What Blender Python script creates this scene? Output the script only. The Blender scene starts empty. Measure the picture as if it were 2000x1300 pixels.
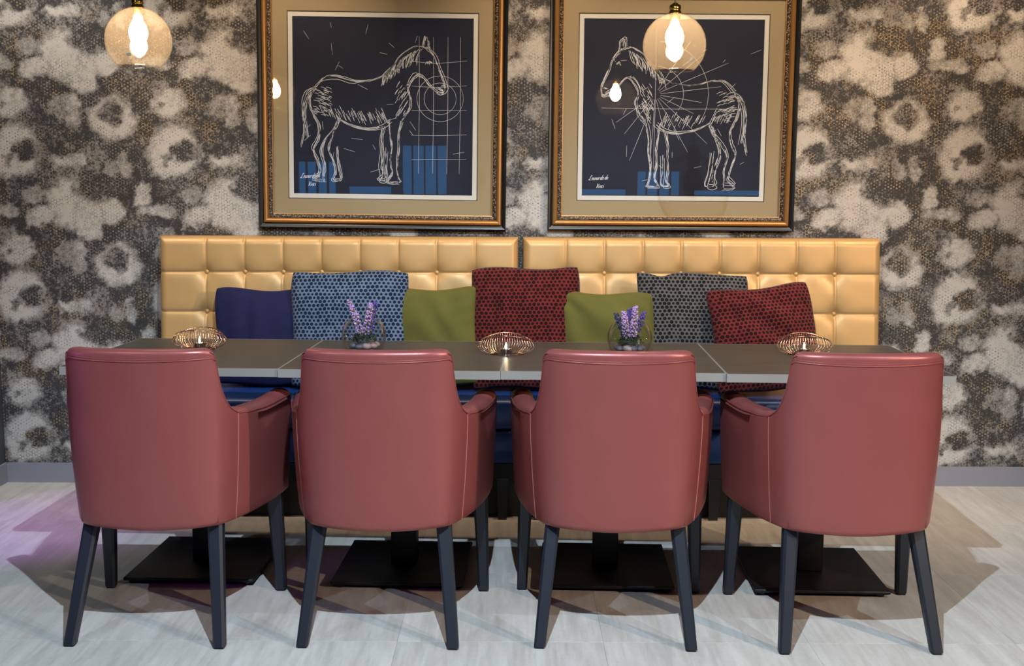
import bpy, bmesh, math, random
import numpy as np
from mathutils import Vector, Matrix, Euler

random.seed(7); np.random.seed(7)
SC = bpy.context.scene
COL = SC.collection
PI = math.pi
R = math.radians

def lin(r, g, b):
    f = lambda c: (c/255/12.92) if c/255 <= .04045 else ((c/255+.055)/1.055)**2.4
    return (f(r), f(g), f(b), 1.0)

# ------------------------------------------------------------------ camera
cam = bpy.data.objects.new('camera', bpy.data.cameras.new('camera'))
COL.objects.link(cam)
cam.data.sensor_width = 36.0
cam.data.lens = 36.0*2204/2000
cam.data.clip_start = .05
cam.location = (0, 0, 1.30)
cam.rotation_euler = (Matrix.Rotation(R(90)-math.atan(275/2204), 4, 'X') @ Matrix.Rotation(R(.25), 4, 'Z')).to_euler()
SC.camera = cam

# ------------------------------------------------------------------ view
SC.view_settings.view_transform = 'Standard'
SC.view_settings.look = 'None'
SC.view_settings.exposure = 0.0
SC.view_settings.gamma = 1.0
SC.view_settings.use_curve_mapping = False

SC.cycles.max_bounces = 6; SC.cycles.diffuse_bounces = 3; SC.cycles.glossy_bounces = 3; SC.cycles.transmission_bounces = 3; SC.cycles.transparent_max_bounces = 14
SC.cycles.caustics_reflective = False; SC.cycles.caustics_refractive = False
SC.cycles.use_adaptive_sampling = True; SC.cycles.adaptive_threshold = .05

# ------------------------------------------------------------------ world: blue daylight outside the windows
w = bpy.data.worlds.new('daylight'); SC.world = w; w.use_nodes = True
bg = w.node_tree.nodes['Background']
bg.inputs[0].default_value = (.06, .38, .85, 1); bg.inputs[1].default_value = 2.4

# ------------------------------------------------------------------ ceiling lamps
def spot(name, loc, target, energy, col, angle=70, blend=.5, radius=.03):
    l = bpy.data.lights.new(name, 'SPOT'); o = bpy.data.objects.new(name, l); COL.objects.link(o)
    l.energy = energy; l.color = col; l.spot_size = R(angle); l.spot_blend = blend; l.shadow_soft_size = radius
    o.location = loc
    o.rotation_euler = (Vector(target)-Vector(loc)).to_track_quat('-Z', 'Y').to_euler()
    return o
COOL = (.64, .83, 1.0); WARM = (1.0, .76, .52); NEUT = (1.0, .94, .86); PURP = (.50, .12, 1.0)
# cool downlights of the open floor, between camera and chairs
for x, e, tx in ((-2.1, 60, -1.0), (.0, 450, 0), (2.1, 130, .9)):
    spot('ceiling_spot_cool', (x, 1.45, 2.85), (tx, 3.0, 0), e, COOL, 95, .6, .012)
# warm row close to the papered wall
for x, e, c in ((-1.95, 62, NEUT), (-1.0, 52, WARM), (.15, 52, WARM), (1.0, 55, WARM), (1.9, 85, WARM)):
    spot('ceiling_spot_warm', (x, 4.15, 2.85), (x, 4.95, 1.15), e*1.1, c, 74, .8, .04)
# warm light of the dining area to the right, and a violet effect lamp to the left
spot('ceiling_spot_warm', (3.6, .6, 2.3), (1.2, 3.2, .7), 400, WARM, 60, .8, .03)
spot('effect_lamp_violet', (-3.2, 2.3, .9), (-1.25, 3.3, .55), 30, PURP, 30, .9, .05)
spot('effect_lamp_violet', (-3.1, 3.3, 1.3), (-2.0, 4.2, 0), 110, PURP, 34, .9, .05)

# ------------------------------------------------------------------ helpers
def link(name, me, mat=None, parent=None, smooth=False):
    o = bpy.data.objects.new(name, me); COL.objects.link(o)
    if mat is not None and len(me.materials) == 0: me.materials.append(mat)
    if smooth:
        me.polygons.foreach_set('use_smooth', [True]*len(me.polygons))
    if parent is not None: o.parent = parent
    return o
def mesh(verts, faces):
    me = bpy.data.meshes.new('mesh'); me.from_pydata([tuple(map(float, v)) for v in verts], [], [tuple(f) for f in faces]); me.update(); return me
def tag(o, label, cat, group=None, kind=None):
    o['label'] = label; o['category'] = cat
    if group: o['group'] = group
    if kind: o['kind'] = kind
    return o
def structure(o): o['kind'] = 'structure'; return o
def empty(name, loc=(0, 0, 0), rz=0):
    o = bpy.data.objects.new(name, None); COL.objects.link(o); o.location = loc; o.rotation_euler = (0, 0, rz)
    o.empty_display_size = .1; return o
def copy_tree(o, parent=None):
    c = o.copy(); COL.objects.link(c)
    if parent is not None: c.parent = parent
    for ch in [k for k in o.children]: copy_tree(ch, c)
    return c
class MB:
    def __init__(s): s.v = []; s.f = []
    def add(s, v, f):
        n = len(s.v); s.v += [tuple(p) for p in v]; s.f += [tuple(i+n for i in q) for q in f]; return s
    def box(s, x0, x1, y0, y1, z0, z1):
        v = [(x, y, z) for z in (z0, z1) for y in (y0, y1) for x in (x0, x1)]
        return s.add(v, [(0, 2, 3, 1), (4, 5, 7, 6), (0, 1, 5, 4), (2, 6, 7, 3), (0, 4, 6, 2), (1, 3, 7, 5)])
    def lathe(s, prof, n=32, c=(0, 0, 0), cap=False):
        v = []; f = []; m = len(prof)
        for i in range(n):
            a = 2*PI*i/n
            for r, z in prof: v.append((c[0]+r*math.cos(a), c[1]+r*math.sin(a), c[2]+z))
        for i in range(n):
            j = (i+1) % n
            for k in range(m-1): f.append((i*m+k, j*m+k, j*m+k+1, i*m+k+1))
        if cap:
            f.append([i*m for i in range(n)][::-1]); f.append([i*m+m-1 for i in range(n)])
        return s.add(v, f)
    def tube(s, pts, r, n=6, closed=False):
        P = [Vector(p) for p in pts]; m = len(P); v = []; f = []
        rr = r if hasattr(r, '__len__') else [r]*m
        prev = None
        for i, p in enumerate(P):
            if closed: t = P[(i+1) % m]-P[i-1]
            else: t = P[min(i+1, m-1)]-P[max(i-1, 0)]
            t.normalize()
            if prev is None:
                a = Vector((0, 0, 1)) if abs(t.z) < .9 else Vector((1, 0, 0)); u = t.cross(a).normalized()
            else: u = (prev-t*prev.dot(t)).normalized()
            prev = u; q = t.cross(u)
            for k in range(n):
                an = 2*PI*k/n; v.append(p+(u*math.cos(an)+q*math.sin(an))*rr[i])
        for i in range(m if closed else m-1):
            j = (i+1) % m
            for k in range(n): f.append((i*n+k, i*n+(k+1) % n, j*n+(k+1) % n, j*n+k))
        if not closed:
            f.append(list(range(n))[::-1]); f.append([(m-1)*n+k for k in range(n)])
        return s.add(v, f)
    def build(s, name, mat=None, parent=None, smooth=False): return link(name, mesh(s.v, s.f), mat, parent, smooth)
def bevel_box(name, x0, x1, y0, y1, z0, z1, b, mat, parent=None, seg=2, smooth=True):
    me = mesh(*(lambda m: (m.v, m.f))(MB().box(x0, x1, y0, y1, z0, z1)))
    bm = bmesh.new(); bm.from_mesh(me)
    bmesh.ops.bevel(bm, geom=bm.edges[:], offset=b, segments=seg, profile=.5, affect='EDGES', clamp_overlap=True)
    bm.to_mesh(me); bm.free()
    o = link(name, me, mat, parent)
    if smooth and seg > 1:
        me.polygons.foreach_set('use_smooth', [True]*len(me.polygons))
        try: me.set_sharp_from_angle(angle=R(50))
        except Exception: pass
    return o
def grid_faces(nu, nv, wrap_u=False):
    f = []
    for i in range(nu if wrap_u else nu-1):
        j = (i+1) % nu
        for k in range(nv-1): f.append((i*nv+k, j*nv+k, j*nv+k+1, i*nv+k+1))
    return f
def catmull(pts, n=8, closed=False):
    P = [np.array(p, float) for p in pts]; out = []; m = len(P)
    for i in range(m if closed else m-1):
        if closed: a, b, c, d = P[i-1], P[i], P[(i+1) % m], P[(i+2) % m]
        else: a, b, c, d = P[max(i-1, 0)], P[i], P[i+1], P[min(i+2, m-1)]
        for k in range(n):
            t = k/n
            out.append(.5*((2*b)+(-a+c)*t+(2*a-5*b+4*c-d)*t*t+(-a+3*b-3*c+d)*t**3))
    if not closed: out.append(P[-1])
    return out
def smooth(a, b, x):
    t = np.clip((x-a)/(b-a), 0, 1); return t*t*(3-2*t)

# ------------------------------------------------------------------ materials
MATS = {}
class NT:
    def __init__(s, name):
        s.m = bpy.data.materials.new(name); s.m.use_nodes = True; s.t = s.m.node_tree
        s.b = s.t.nodes['Principled BSDF']; s.out = s.t.nodes['Material Output']
    def n(s, kind, **kw):
        o = s.t.nodes.new(kind)
        for k, v in kw.items(): setattr(o, k, v)
        return o
    def l(s, a, b): s.t.links.new(a, b)
    def val(s, sock, x):
        if hasattr(x, 'node') or hasattr(x, 'is_output'): s.l(x, sock)
        else: sock.default_value = x
    def math(s, op, a, b=None, c=None, clamp=False):
        o = s.n('ShaderNodeMath', operation=op); o.use_clamp = clamp
        s.val(o.inputs[0], a)
        if b is not None: s.val(o.inputs[1], b)
        if c is not None: s.val(o.inputs[2], c)
        return o.outputs[0]
    def vmath(s, op, a, b=None):
        o = s.n('ShaderNodeVectorMath', operation=op); s.val(o.inputs[0], a)
        if b is not None: s.val(o.inputs[1], b)
        return o.outputs['Value'] if op in ('LENGTH', 'DOT_PRODUCT', 'DISTANCE') else o.outputs[0]
    def mix(s, fac, a, b):
        o = s.n('ShaderNodeMix', data_type='RGBA'); s.val(o.inputs[0], fac); s.val(o.inputs[6], a); s.val(o.inputs[7], b); return o.outputs[2]
    def mapr(s, x, a, b, c=0., d=1., sm=True):
        o = s.n('ShaderNodeMapRange'); o.interpolation_type = 'SMOOTHSTEP' if sm else 'LINEAR'
        s.val(o.inputs[0], x)
        for i, v in enumerate((a, b, c, d)): o.inputs[i+1].default_value = v
        return o.outputs[0]
    def coord(s, which='Object'): return s.n('ShaderNodeTexCoord').outputs[which]
    def noise(s, vec, scale, detail=3, rough=.5, out=0):
        o = s.n('ShaderNodeTexNoise'); s.l(vec, o.inputs['Vector']); o.inputs['Scale'].default_value = scale
        o.inputs['Detail'].default_value = detail; o.inputs['Roughness'].default_value = rough; return o.outputs[out]
    def scalev(s, vec, sc):
        o = s.n('ShaderNodeMapping'); s.l(vec, o.inputs['Vector']); o.inputs['Scale'].default_value = sc; return o.outputs[0]
    def bump(s, h, strength=.3, dist=.002):
        o = s.n('ShaderNodeBump'); o.inputs['Strength'].default_value = strength; o.inputs['Distance'].default_value = dist
        s.l(h, o.inputs['Height']); s.l(o.outputs[0], s.b.inputs['Normal'])
    def set(s, **kw):
        for k, v in kw.items(): s.val(s.b.inputs[k.replace('_', ' ')], v)
        return s
def simple(name, col, rough=.5, metal=0., spec=.5, var=.06, scale=40, bump=0., bdist=.001, coat=0., sheen=0.):
    t = NT(name); c = t.coord()
    f = t.noise(c, scale, 4, .6)
    a = tuple(x*(1-var) for x in col[:3])+(1,); b = tuple(min(1, x*(1+var)) for x in col[:3])+(1,)
    t.set(Base_Color=t.mix(f, a, b), Roughness=rough, Metallic=metal, Specular_IOR_Level=spec, Coat_Weight=coat, Sheen_Weight=sheen)
    if bump: t.bump(f, bump, bdist)
    return t.m
def leather(name, col, rough, metal=0., spec=.5):
    t = NT(name); c = t.coord(); v = t.n('ShaderNodeTexVoronoi'); v.inputs['Scale'].default_value = 420; t.l(c, v.inputs['Vector'])
    n = t.noise(c, 9, 4, .55)
    t.set(Base_Color=t.mix(n, tuple(x*.93 for x in col[:3])+(1,), tuple(min(1, x*1.06) for x in col[:3])+(1,)), Roughness=t.mapr(n, .2, .8, rough-.04, rough+.05), Metallic=metal, Specular_IOR_Level=spec)
    t.bump(v.outputs['Distance'], .10, .0006); return t.m
M = {}
M['red_leather'] = leather('dusty_red_leather', lin(150, 78, 74), .36, .28)
M['red_leather_in'] = M['red_leather']
M['gold_leather'] = leather('gold_leather', lin(200, 156, 100), .42, .25)
M['blue_leather'] = leather('blue_leather', lin(24, 56, 118), .34, .1)
M['stitch'] = simple('stitch_thread', lin(182, 108, 96), .7)
M['black_wood'] = simple('black_stained_wood', lin(27, 32, 42), .45, bump=.05, scale=90)
M['black_steel'] = simple('black_powder_coated_steel', lin(14, 14, 18), .5, .2, bump=.05, scale=300)
M['black_plastic'] = simple('black_plastic', lin(12, 12, 14), .5)
M['edge'] = simple('pale_edge_band', lin(152, 147, 139), .4, .15, var=.03)
M['copper'] = simple('copper_wire', lin(214, 172, 146), .25, 1., var=.03)
M['alu'] = simple('aluminium_cup', lin(215, 215, 222), .25, 1., var=.02)
M['wax'] = simple('white_wax', lin(235, 228, 215), .5, var=.02)
M['brass'] = simple('polished_brass', lin(226, 176, 82), .22, 1., var=.03)
M['baseboard'] = simple('grey_painted_skirting', lin(140, 138, 146), .5, var=.02, bump=.02)
M['plain_wall'] = simple('dark_grey_wall_paint', lin(70, 70, 74), .7, var=.04)
M['navy_wall'] = simple('navy_wall_paint', lin(58, 68, 120), .6, var=.05)
M['ceiling'] = simple('dark_ceiling_paint', lin(74, 74, 78), .8, var=.03)
M['dark_frame'] = simple('dark_window_frame', lin(22, 22, 24), .5)
M['outer_black'] = simple('black_lacquered_moulding', lin(16, 15, 16), .35, scale=120, bump=.1)
M['gold_frame'] = simple('antique_gold_moulding', lin(165, 119, 69), .40, .5, var=.10, scale=30)
M['mat_board'] = simple('khaki_mat_board', lin(168, 149, 115), .8, var=.03, scale=300, bump=.05)
M['mat_white'] = simple('white_mat_board', lin(226, 222, 214), .8, var=.02)
M['mat_line'] = simple('dark_bevel_line', lin(60, 48, 44), .7)
M['ink'] = simple('white_chalk_ink', lin(222, 222, 226), .8, var=.1, scale=300)
M['sticker'] = simple('white_paper_sticker', lin(225, 222, 216), .6)
M['green_stem'] = simple('green_stem', lin(112, 130, 62), .6, var=.2)
M['greenery'] = simple('dark_green_foliage', lin(46, 58, 38), .6, var=.35, scale=200)
M['lav_pink'] = simple('pink_lavender_blossom', lin(206, 158, 212), .7, var=.25, scale=300)
M['lav_purple'] = simple('purple_lavender_blossom', lin(104, 74, 158), .7, var=.25, scale=300)
M['lav_dark'] = simple('dark_violet_blossom', lin(62, 48, 104), .7, var=.25, scale=300)
M['pebble_grey'] = simple('grey_violet_pebble', lin(104, 92, 104), .5, var=.2, scale=120)
M['pebble_pink'] = simple('pinkish_pebble', lin(172, 138, 134), .5, var=.2, scale=120)
M['dark_cloth'] = simple('black_bench_rail', lin(14, 18, 32), .6)

def m_bead():
    t = NT('beaded_silver_gilt_strip'); c = t.coord()
    v = t.n('ShaderNodeTexVoronoi'); v.inputs['Scale'].default_value = 130; t.l(c, v.inputs['Vector'])
    f = t.mapr(v.outputs['Distance'], .15, .65)
    t.set(Base_Color=t.mix(f, lin(150, 128, 104), lin(46, 38, 34)), Roughness=.45, Metallic=.3)
    t.bump(t.math('SUBTRACT', 1., f), .8, .002); return t.m
M['bead'] = m_bead()
def m_print():
    t = NT('dark_print_painted_reflection'); c = t.coord()
    f = t.noise(c, 3.0, 5, .6)
    sp = t.mapr(t.noise(c, 420, 2, .6), .70, .78)
    base = t.mix(f, lin(18, 20, 32), lin(40, 44, 66))  # dark paper lifted towards blue, standing in for room reflections in the glass
    t.set(Base_Color=t.mix(t.math('MULTIPLY', sp, .35), base, lin(150, 150, 160)), Roughness=.6, Specular_IOR_Level=.3); return t.m
M['print'] = m_print()
def m_glass(name, tint=(1, 1, 1, 1), f0=.04, f90=.9, power=4.5, haze=0., haze_col=(1, .8, .5, 1)):
    m = bpy.data.materials.new(name); m.use_nodes = True; nt = m.node_tree; nt.nodes.clear()
    N = nt.nodes.new; L = nt.links.new
    out = N('ShaderNodeOutputMaterial'); mx = N('ShaderNodeMixShader'); lw = N('ShaderNodeLayerWeight'); lw.inputs[0].default_value = .5
    pw = N('ShaderNodeMath'); pw.operation = 'POWER'; pw.inputs[1].default_value = power; L(lw.outputs['Facing'], pw.inputs[0])
    ma = N('ShaderNodeMath'); ma.operation = 'MULTIPLY_ADD'; ma.inputs[1].default_value = f90-f0; ma.inputs[2].default_value = f0; L(pw.outputs[0], ma.inputs[0])
    tr = N('ShaderNodeBsdfTransparent'); tr.inputs[0].default_value = tint; gl = N('ShaderNodeBsdfGlossy'); gl.inputs['Roughness'].default_value = 0
    src = tr.outputs[0]
    if haze:
        df = N('ShaderNodeBsdfTranslucent'); df.inputs[0].default_value = haze_col; h = N('ShaderNodeMixShader'); h.inputs[0].default_value = haze; L(src, h.inputs[1]); L(df.outputs[0], h.inputs[2]); src = h.outputs[0]
    L(ma.outputs[0], mx.inputs[0]); L(src, mx.inputs[1]); L(gl.outputs[0], mx.inputs[2]); L(mx.outputs[0], out.inputs[0]); return m
M['pane'] = m_glass('picture_glass', (1, 1, 1, 1))
M['window_glass'] = m_glass('window_glass', (.9, .95, 1, 1))
M['amber_glass'] = m_glass('pale_amber_blown_glass', (1.0, .985, .95, 1), .012, .5, 3.5, .030, (1, .74, .50, 1))
M['clear_glass'] = m_glass('clear_blown_glass', (.97, .98, .98, 1), .05, .75, 2.6)
def m_emit(name, col, s):
    t = NT(name); t.set(Base_Color=col, Emission_Color=col, Emission_Strength=s); return t.m
M['bulb'] = m_emit('glowing_filament_bulb', (1.0, .84, .60, 1), 110)
M['flame'] = m_emit('candle_flame', (1.0, .80, .52, 1), 90)

def m_table():
    t = NT('dark_brown_oak_laminate'); c = t.coord()
    g = t.noise(t.scalev(c, (3, 60, 60)), 6, 5, .65); h = t.noise(t.scalev(c, (1, 7, 1)), 3, 3, .5)
    f = t.math('ADD', t.math('MULTIPLY', g, .7), t.math('MULTIPLY', h, .3))
    t.set(Base_Color=t.mix(t.mapr(f, .3, .7), lin(50, 43, 38), lin(82, 72, 63)), Roughness=.40, Specular_IOR_Level=.5)
    t.bump(g, .12, .0006); return t.m
M['table'] = m_table()
def m_floor():
    t = NT('pale_vein_cut_stone_tile'); g = t.n('ShaderNodeNewGeometry').outputs['Position']
    oi = t.n('ShaderNodeObjectInfo').outputs['Random']
    off = t.n('ShaderNodeCombineXYZ'); t.l(t.math('MULTIPLY', oi, 37.), off.inputs[0]); t.l(t.math('MULTIPLY', oi, 11.), off.inputs[1])
    c = t.vmath('ADD', g, off.outputs[0])
    a = t.noise(t.scalev(c, (9, 1.1, 1)), 2.2, 5, .62); b = t.noise(t.scalev(c, (30, 2.2, 1)), 2.2, 4, .6); d = t.noise(c, 60, 4, .7)
    f = t.math('ADD', t.math('ADD', t.math('MULTIPLY', a, .55), t.math('MULTIPLY', b, .3)), t.math('MULTIPLY', d, .15))
    f = t.mapr(f, .33, .66)
    col = t.mix(f, lin(180, 172, 163), lin(207, 201, 193))
    k = t.mapr(oi, 0, 1, .97, 1.02, False)
    mul = t.vmath('SCALE', col); mul.node.inputs['Scale'].default_value = 1; t.l(k, mul.node.inputs['Scale'])
    t.set(Base_Color=mul, Roughness=t.mapr(b, .3, .7, .38, .5), Specular_IOR_Level=.4)
    t.bump(d, .06, .0005); return t.m
M['floor'] = m_floor()
M['grout'] = simple('grey_grout', lin(160, 152, 144), .9)

def velvet(name, col, var=.25):
    t = NT(name); c = t.coord(); n = t.noise(c, 7, 5, .6); n2 = t.noise(c, 260, 2, .5)
    a = tuple(x*(1-var) for x in col[:3])+(1,); b = tuple(min(1, x*(1+var)) for x in col[:3])+(1,)
    t.set(Base_Color=t.mix(n, a, b), Roughness=.85, Sheen_Weight=.5, Sheen_Roughness=.4, Specular_IOR_Level=.15)
    t.val(t.b.inputs['Sheen Tint'], tuple(min(1, x*2.5+.02) for x in col[:3])+(1,))
    t.bump(n2, .25, .001); return t.m
def dotted(name, ground, dot, pitch=.0178):
    """velvet with rows of round burn-out dots; hexagonal lattice with uneven dot size"""
    t = NT(name); c = t.coord(); wob = t.noise(c, 9, 2, .5, out=1)
    c2 = t.vmath('ADD', c, t.vmath('MULTIPLY', t.vmath('SUBTRACT', wob, (.5, .5, .5)), (.012, .012, .012)))
    p = t.vmath('MULTIPLY', c2, (1/pitch, 1/pitch, 0))
    def lat(off):
        q = t.vmath('ADD', p, off)
        cell = t.vmath('MULTIPLY', t.vmath('FLOOR', t.vmath('DIVIDE', q, (1, 1.732, 1))), (1, 1.732, 0))
        loc = t.vmath('SUBTRACT', t.vmath('SUBTRACT', t.vmath('MULTIPLY', q, (1, 1, 0)), cell), (.5, .866, 0))
        wn = t.n('ShaderNodeTexWhiteNoise'); wn.noise_dimensions = '3D'; t.l(t.vmath('ADD', cell, off), wn.inputs['Vector'])
        r = t.mapr(wn.outputs[0], 0, 1, .27, .43, False)
        return t.math('SUBTRACT', t.vmath('LENGTH', loc), r)
    d = t.math('MINIMUM', lat((0, 0, .3)), lat((.5, .866, .7)))
    f = t.mapr(d, -.05, .05)
    n = t.noise(c, 8, 4, .6)
    g = t.mix(n, tuple(x*.7 for x in ground[:3])+(1,), tuple(min(1, x*1.25) for x in ground[:3])+(1,))
    dd = t.mix(n, tuple(x*.6 for x in dot[:3])+(1,), tuple(min(1, x*1.5) for x in dot[:3])+(1,))
    t.set(Base_Color=t.mix(f, dd, g), Roughness=.85, Sheen_Weight=.08, Specular_IOR_Level=.1)
    t.bump(t.math('SUBTRACT', 1., f), .5, .002); return t.m
M['navy_velvet'] = velvet('navy_velvet', lin(30, 30, 62))
M['olive_velvet'] = velvet('olive_green_velvet', lin(94, 89, 42))
M['blue_dots'] = dotted('blue_dotted_velvet', lin(98, 110, 130), lin(14, 30, 52))
M['red_dots'] = dotted('red_dotted_velvet', lin(104, 37, 34), lin(32, 9, 11))
M['grey_dots'] = dotted('grey_dotted_velvet', lin(88, 85, 84), lin(22, 18, 18))

# ================================================================== the room
YW = 4.952
FL = structure(MB().box(-5.2, 5.2, -4.2, 5.1, -.06, -.005).build('floor', M['grout']))
tile_me = None
for ix in range(-11, 6):
    for iy in range(-8, 3):
        x0 = 1.47+ix*.6; y0 = 3.752+iy*.6
        if x0 < -5.2 or x0 > 4.6: continue
        if tile_me is None:
            tile_me = mesh(*(lambda m: (m.v, m.f))(MB().box(0, .5996, 0, .5996, -.012, 0)))
            bm = bmesh.new(); bm.from_mesh(tile_me)
            bmesh.ops.bevel(bm, geom=[e for e in bm.edges if all(v.co.z > -.001 for v in e.verts)], offset=.0003, segments=1, affect='EDGES')
            bm.to_mesh(tile_me); bm.free()
        o = link('tile', tile_me, M['floor'], FL); o.location = (x0, y0, 0)

# ---- papered wall: woven field of blossoms stored as an attribute, honeycomb print in nodes
def periodic_noise(U, V, seed, octaves=5, base=3):
    rng = np.random.RandomState(seed); out = np.zeros_like(U); amp = 1.; tot = 0
    for o in range(octaves):
        n = base*2**o; g = rng.rand(n, n)
        x = U*n; y = V*n; xi = np.floor(x).astype(int); yi = np.floor(y).astype(int); fx = x-xi; fy = y-yi
        fx = fx*fx*(3-2*fx); fy = fy*fy*(3-2*fy)
        a = g[xi % n, yi % n]; b = g[(xi+1) % n, yi % n]; c = g[xi % n, (yi+1) % n]; d = g[(xi+1) % n, (yi+1) % n]
        out += amp*((a*(1-fx)+b*fx)*(1-fy)+(c*(1-fx)+d*fx)*fy); tot += amp; amp *= .6
    return out/tot
def wallpaper_field(X, Z):
    TW, TH = .686, .633
    U = (X-1.985)/TW; V = (1.478-Z)/TH           # origin: dark eye of one large rose; V runs down
    n1 = periodic_noise(U % 1, V % 1, 3, 6, 4)-.5; n2 = periodic_noise(U % 1, V % 1, 5, 6, 4)-.5
    n3 = periodic_noise(U % 1, V % 1, 9, 5, 12)
    n4 = periodic_noise(U % 1, V % 1, 13, 5, 20)-.5; n5 = periodic_noise(U % 1, V % 1, 17, 5, 20)-.5
    Uw = U+n1*.13+n4*.07; Vw = V+n2*.13+n5*.07
    def ell(cx, cy, rx, ry, soft=.34):
        du = (Uw-cx+.5) % 1-.5; dv = (Vw-cy+.5) % 1-.5
        r = np.sqrt((du/rx)**2+(dv/ry)**2)
        return 1-smooth(1-soft, 1+soft, r)
    f = .02+.45*np.clip(n1+n2+.14, 0, 1)
    light = [(-.03, .02, .17, .18, 1), (-.415, -.20, .155, .155, 1), (-.054, -.306, .115, .11, .9), (.315, -.627, .17, .18, .95), (.545, -.602, .09, .085, 1),
             (.385, -.467, .08, .085, .95), (.30, .075, .10, .07, .8), (.74, -.707, .05, .09, .8), (.075, -.677, .08, .06, .5), (.08, -.53, .10, .06, .8),
             (.327, -.244, .05, .12, .62), (.25, -.27, .09, .09, .42), (.82, -.58, .12, .05, .6), (.648, .114, .04, .08, .6), (.44, .05, .10, .10, .32), (.55, .12, .05, .06, .5), (.90, -.42, .07, .05, .35)]
    for cx, cy, rx, ry, a in light: f = np.maximum(f, a*ell(cx, cy, rx, ry))
    dark = [(.01, -.005, .072, .075, .95), (.085, .0, .06, .055, .6), (-.085, .065, .03, .05, .7), (-.432, -.235, .085, .085, .8), (-.36, -.26, .04, .04, .5), (-.40, -.16, .05, .04, .6), (-.11, -.294, .03, .03, .6),
            (.413, -.726, .085, .085, .9), (.292, .022, .058, .05, .95), (.02, .12, .10, .03, .0)]
    for cx, cy, rx, ry, a in dark: f = f*(1-a*ell(cx, cy, rx, ry, .4))
    f = f*(.62+.76*n3)
    return np.clip(f*.90, 0, 1)
def build_wall():
    x0, x1, z0, z1 = -2.27, 4.6, 0.0, 2.9
    nx, nz = 560, 300
    # fine grid only where the paper is seen; coarse beyond
    xs = np.concatenate([np.linspace(x0, 2.75, nx), np.linspace(2.80, x1, 60)]); zs = np.concatenate([np.linspace(z0, 2.35, nz), np.linspace(2.37, z1, 24)])
    X, Z = np.meshgrid(xs, zs, indexing='ij')
    V = np.stack([X, np.full_like(X, YW), Z], -1).reshape(-1, 3)
    nu, nv = len(xs), len(zs)
    idx = np.arange(nu*nv).reshape(nu, nv)
    F = np.stack([idx[:-1, :-1], idx[1:, :-1], idx[1:, 1:], idx[:-1, 1:]], -1).reshape(-1, 4)
    nb = len(V)
    me = bpy.data.meshes.new('papered_wall')
    back = [(x0, YW+.15, z0), (x1, YW+.15, z0), (x1, YW+.15, z1), (x0, YW+.15, z1)]
    me.from_pydata(V.tolist()+back, [], F.tolist()+[(nb+3, nb+2, nb+1, nb)]); me.update()
    at = me.attributes.new('bloom', 'FLOAT', 'POINT')
    at.data.foreach_set('value', np.concatenate([wallpaper_field(X, Z).reshape(-1), np.zeros(4)]).astype(np.float32))
    t = NT('floral_honeycomb_wallpaper'); g = t.coord()
    a = t.n('ShaderNodeAttribute'); a.attribute_name = 'bloom'; bl = a.outputs['Fac']
    fine = t.noise(g, 55, 4, .7); grain = t.noise(g, 240, 3, .7)
    bl = t.math('ADD', bl, t.math('ADD', t.math('MULTIPLY', t.math('SUBTRACT', fine, .5), 1.15), t.math('MULTIPLY', t.math('SUBTRACT', grain, .5), 1.0)), clamp=True)
    # hexagonal lattice
    pit = .0143
    wob = t.noise(g, 30, 2, .5, out=1)
    gg = t.vmath('ADD', g, t.vmath('MULTIPLY', t.vmath('SUBTRACT', wob, (.5, .5, .5)), (.006, .006, .006)))
    sep = t.n('ShaderNodeSeparateXYZ'); t.l(gg, sep.inputs[0]); cmb = t.n('ShaderNodeCombineXYZ')
    t.l(t.math('MULTIPLY', sep.outputs[2], 1/pit), cmb.inputs[0]); t.l(t.math('MULTIPLY', sep.outputs[0], 1/pit), cmb.inputs[1])
    p = cmb.outputs[0]
    def lat(off):
        q = t.vmath('ADD', p, off)
        cell = t.vmath('MULTIPLY', t.vmath('FLOOR', t.vmath('DIVIDE', q, (1, 1.732, 1))), (1, 1.732, 0))
        return t.vmath('ABSOLUTE', t.vmath('SUBTRACT', t.vmath('SUBTRACT', q, cell), (.5, .866, 0)))
    A = lat((0, 0, 0)); B = lat((.5, .866, 0))
    la, lb = t.vmath('LENGTH', A), t.vmath('LENGTH', B)
    rad = t.math('MINIMUM', la, lb)
    def hexd(v):
        s = t.n('ShaderNodeSeparateXYZ'); t.l(v, s.inputs[0])
        return t.math('MAXIMUM', s.outputs[0], t.vmath('DOT_PRODUCT', v, (.5, .866, 0)))
    hx = t.math('MINIMUM', hexd(A), hexd(B))
    dots = t.mapr(rad, .30, .18); lines = t.mapr(hx, .36, .45)
    pick = t.mapr(t.noise(g, 9, 3, .6), .47, .53); show = t.mapr(t.noise(g, 13, 4, .65), .38, .56)
    hexm = t.math('MULTIPLY', t.math('ADD', t.math('MULTIPLY', dots, pick), t.math('MULTIPLY', lines, t.math('SUBTRACT', 1., pick))), show)
    hexm = t.math('MULTIPLY', hexm, t.mapr(t.noise(g, 110, 3, .65), .38, .58))
    base = t.mix(t.mapr(bl, .10, .82, sm=False), lin(58, 55, 55), lin(196, 188, 180))
    light_mark = t.math('MULTIPLY', t.math('MULTIPLY', hexm, t.mapr(bl, .55, .25)), .85)
    dark_mark = t.math('MULTIPLY', t.math('MULTIPLY', hexm, t.mapr(bl, .35, .60)), .70)
    goldn = t.mapr(t.noise(g, 6, 3, .5), .4, .6)
    mark = t.mix(goldn, lin(168, 158, 150), lin(196, 164, 112))
    c1 = t.mix(light_mark, base, mark); c2 = t.mix(dark_mark, c1, lin(66, 60, 58))
    t.set(Base_Color=c2, Roughness=t.mapr(light_mark, 0, .8, .62, .40), Metallic=t.math('MULTIPLY', light_mark, .35), Specular_IOR_Level=.35)
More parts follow.
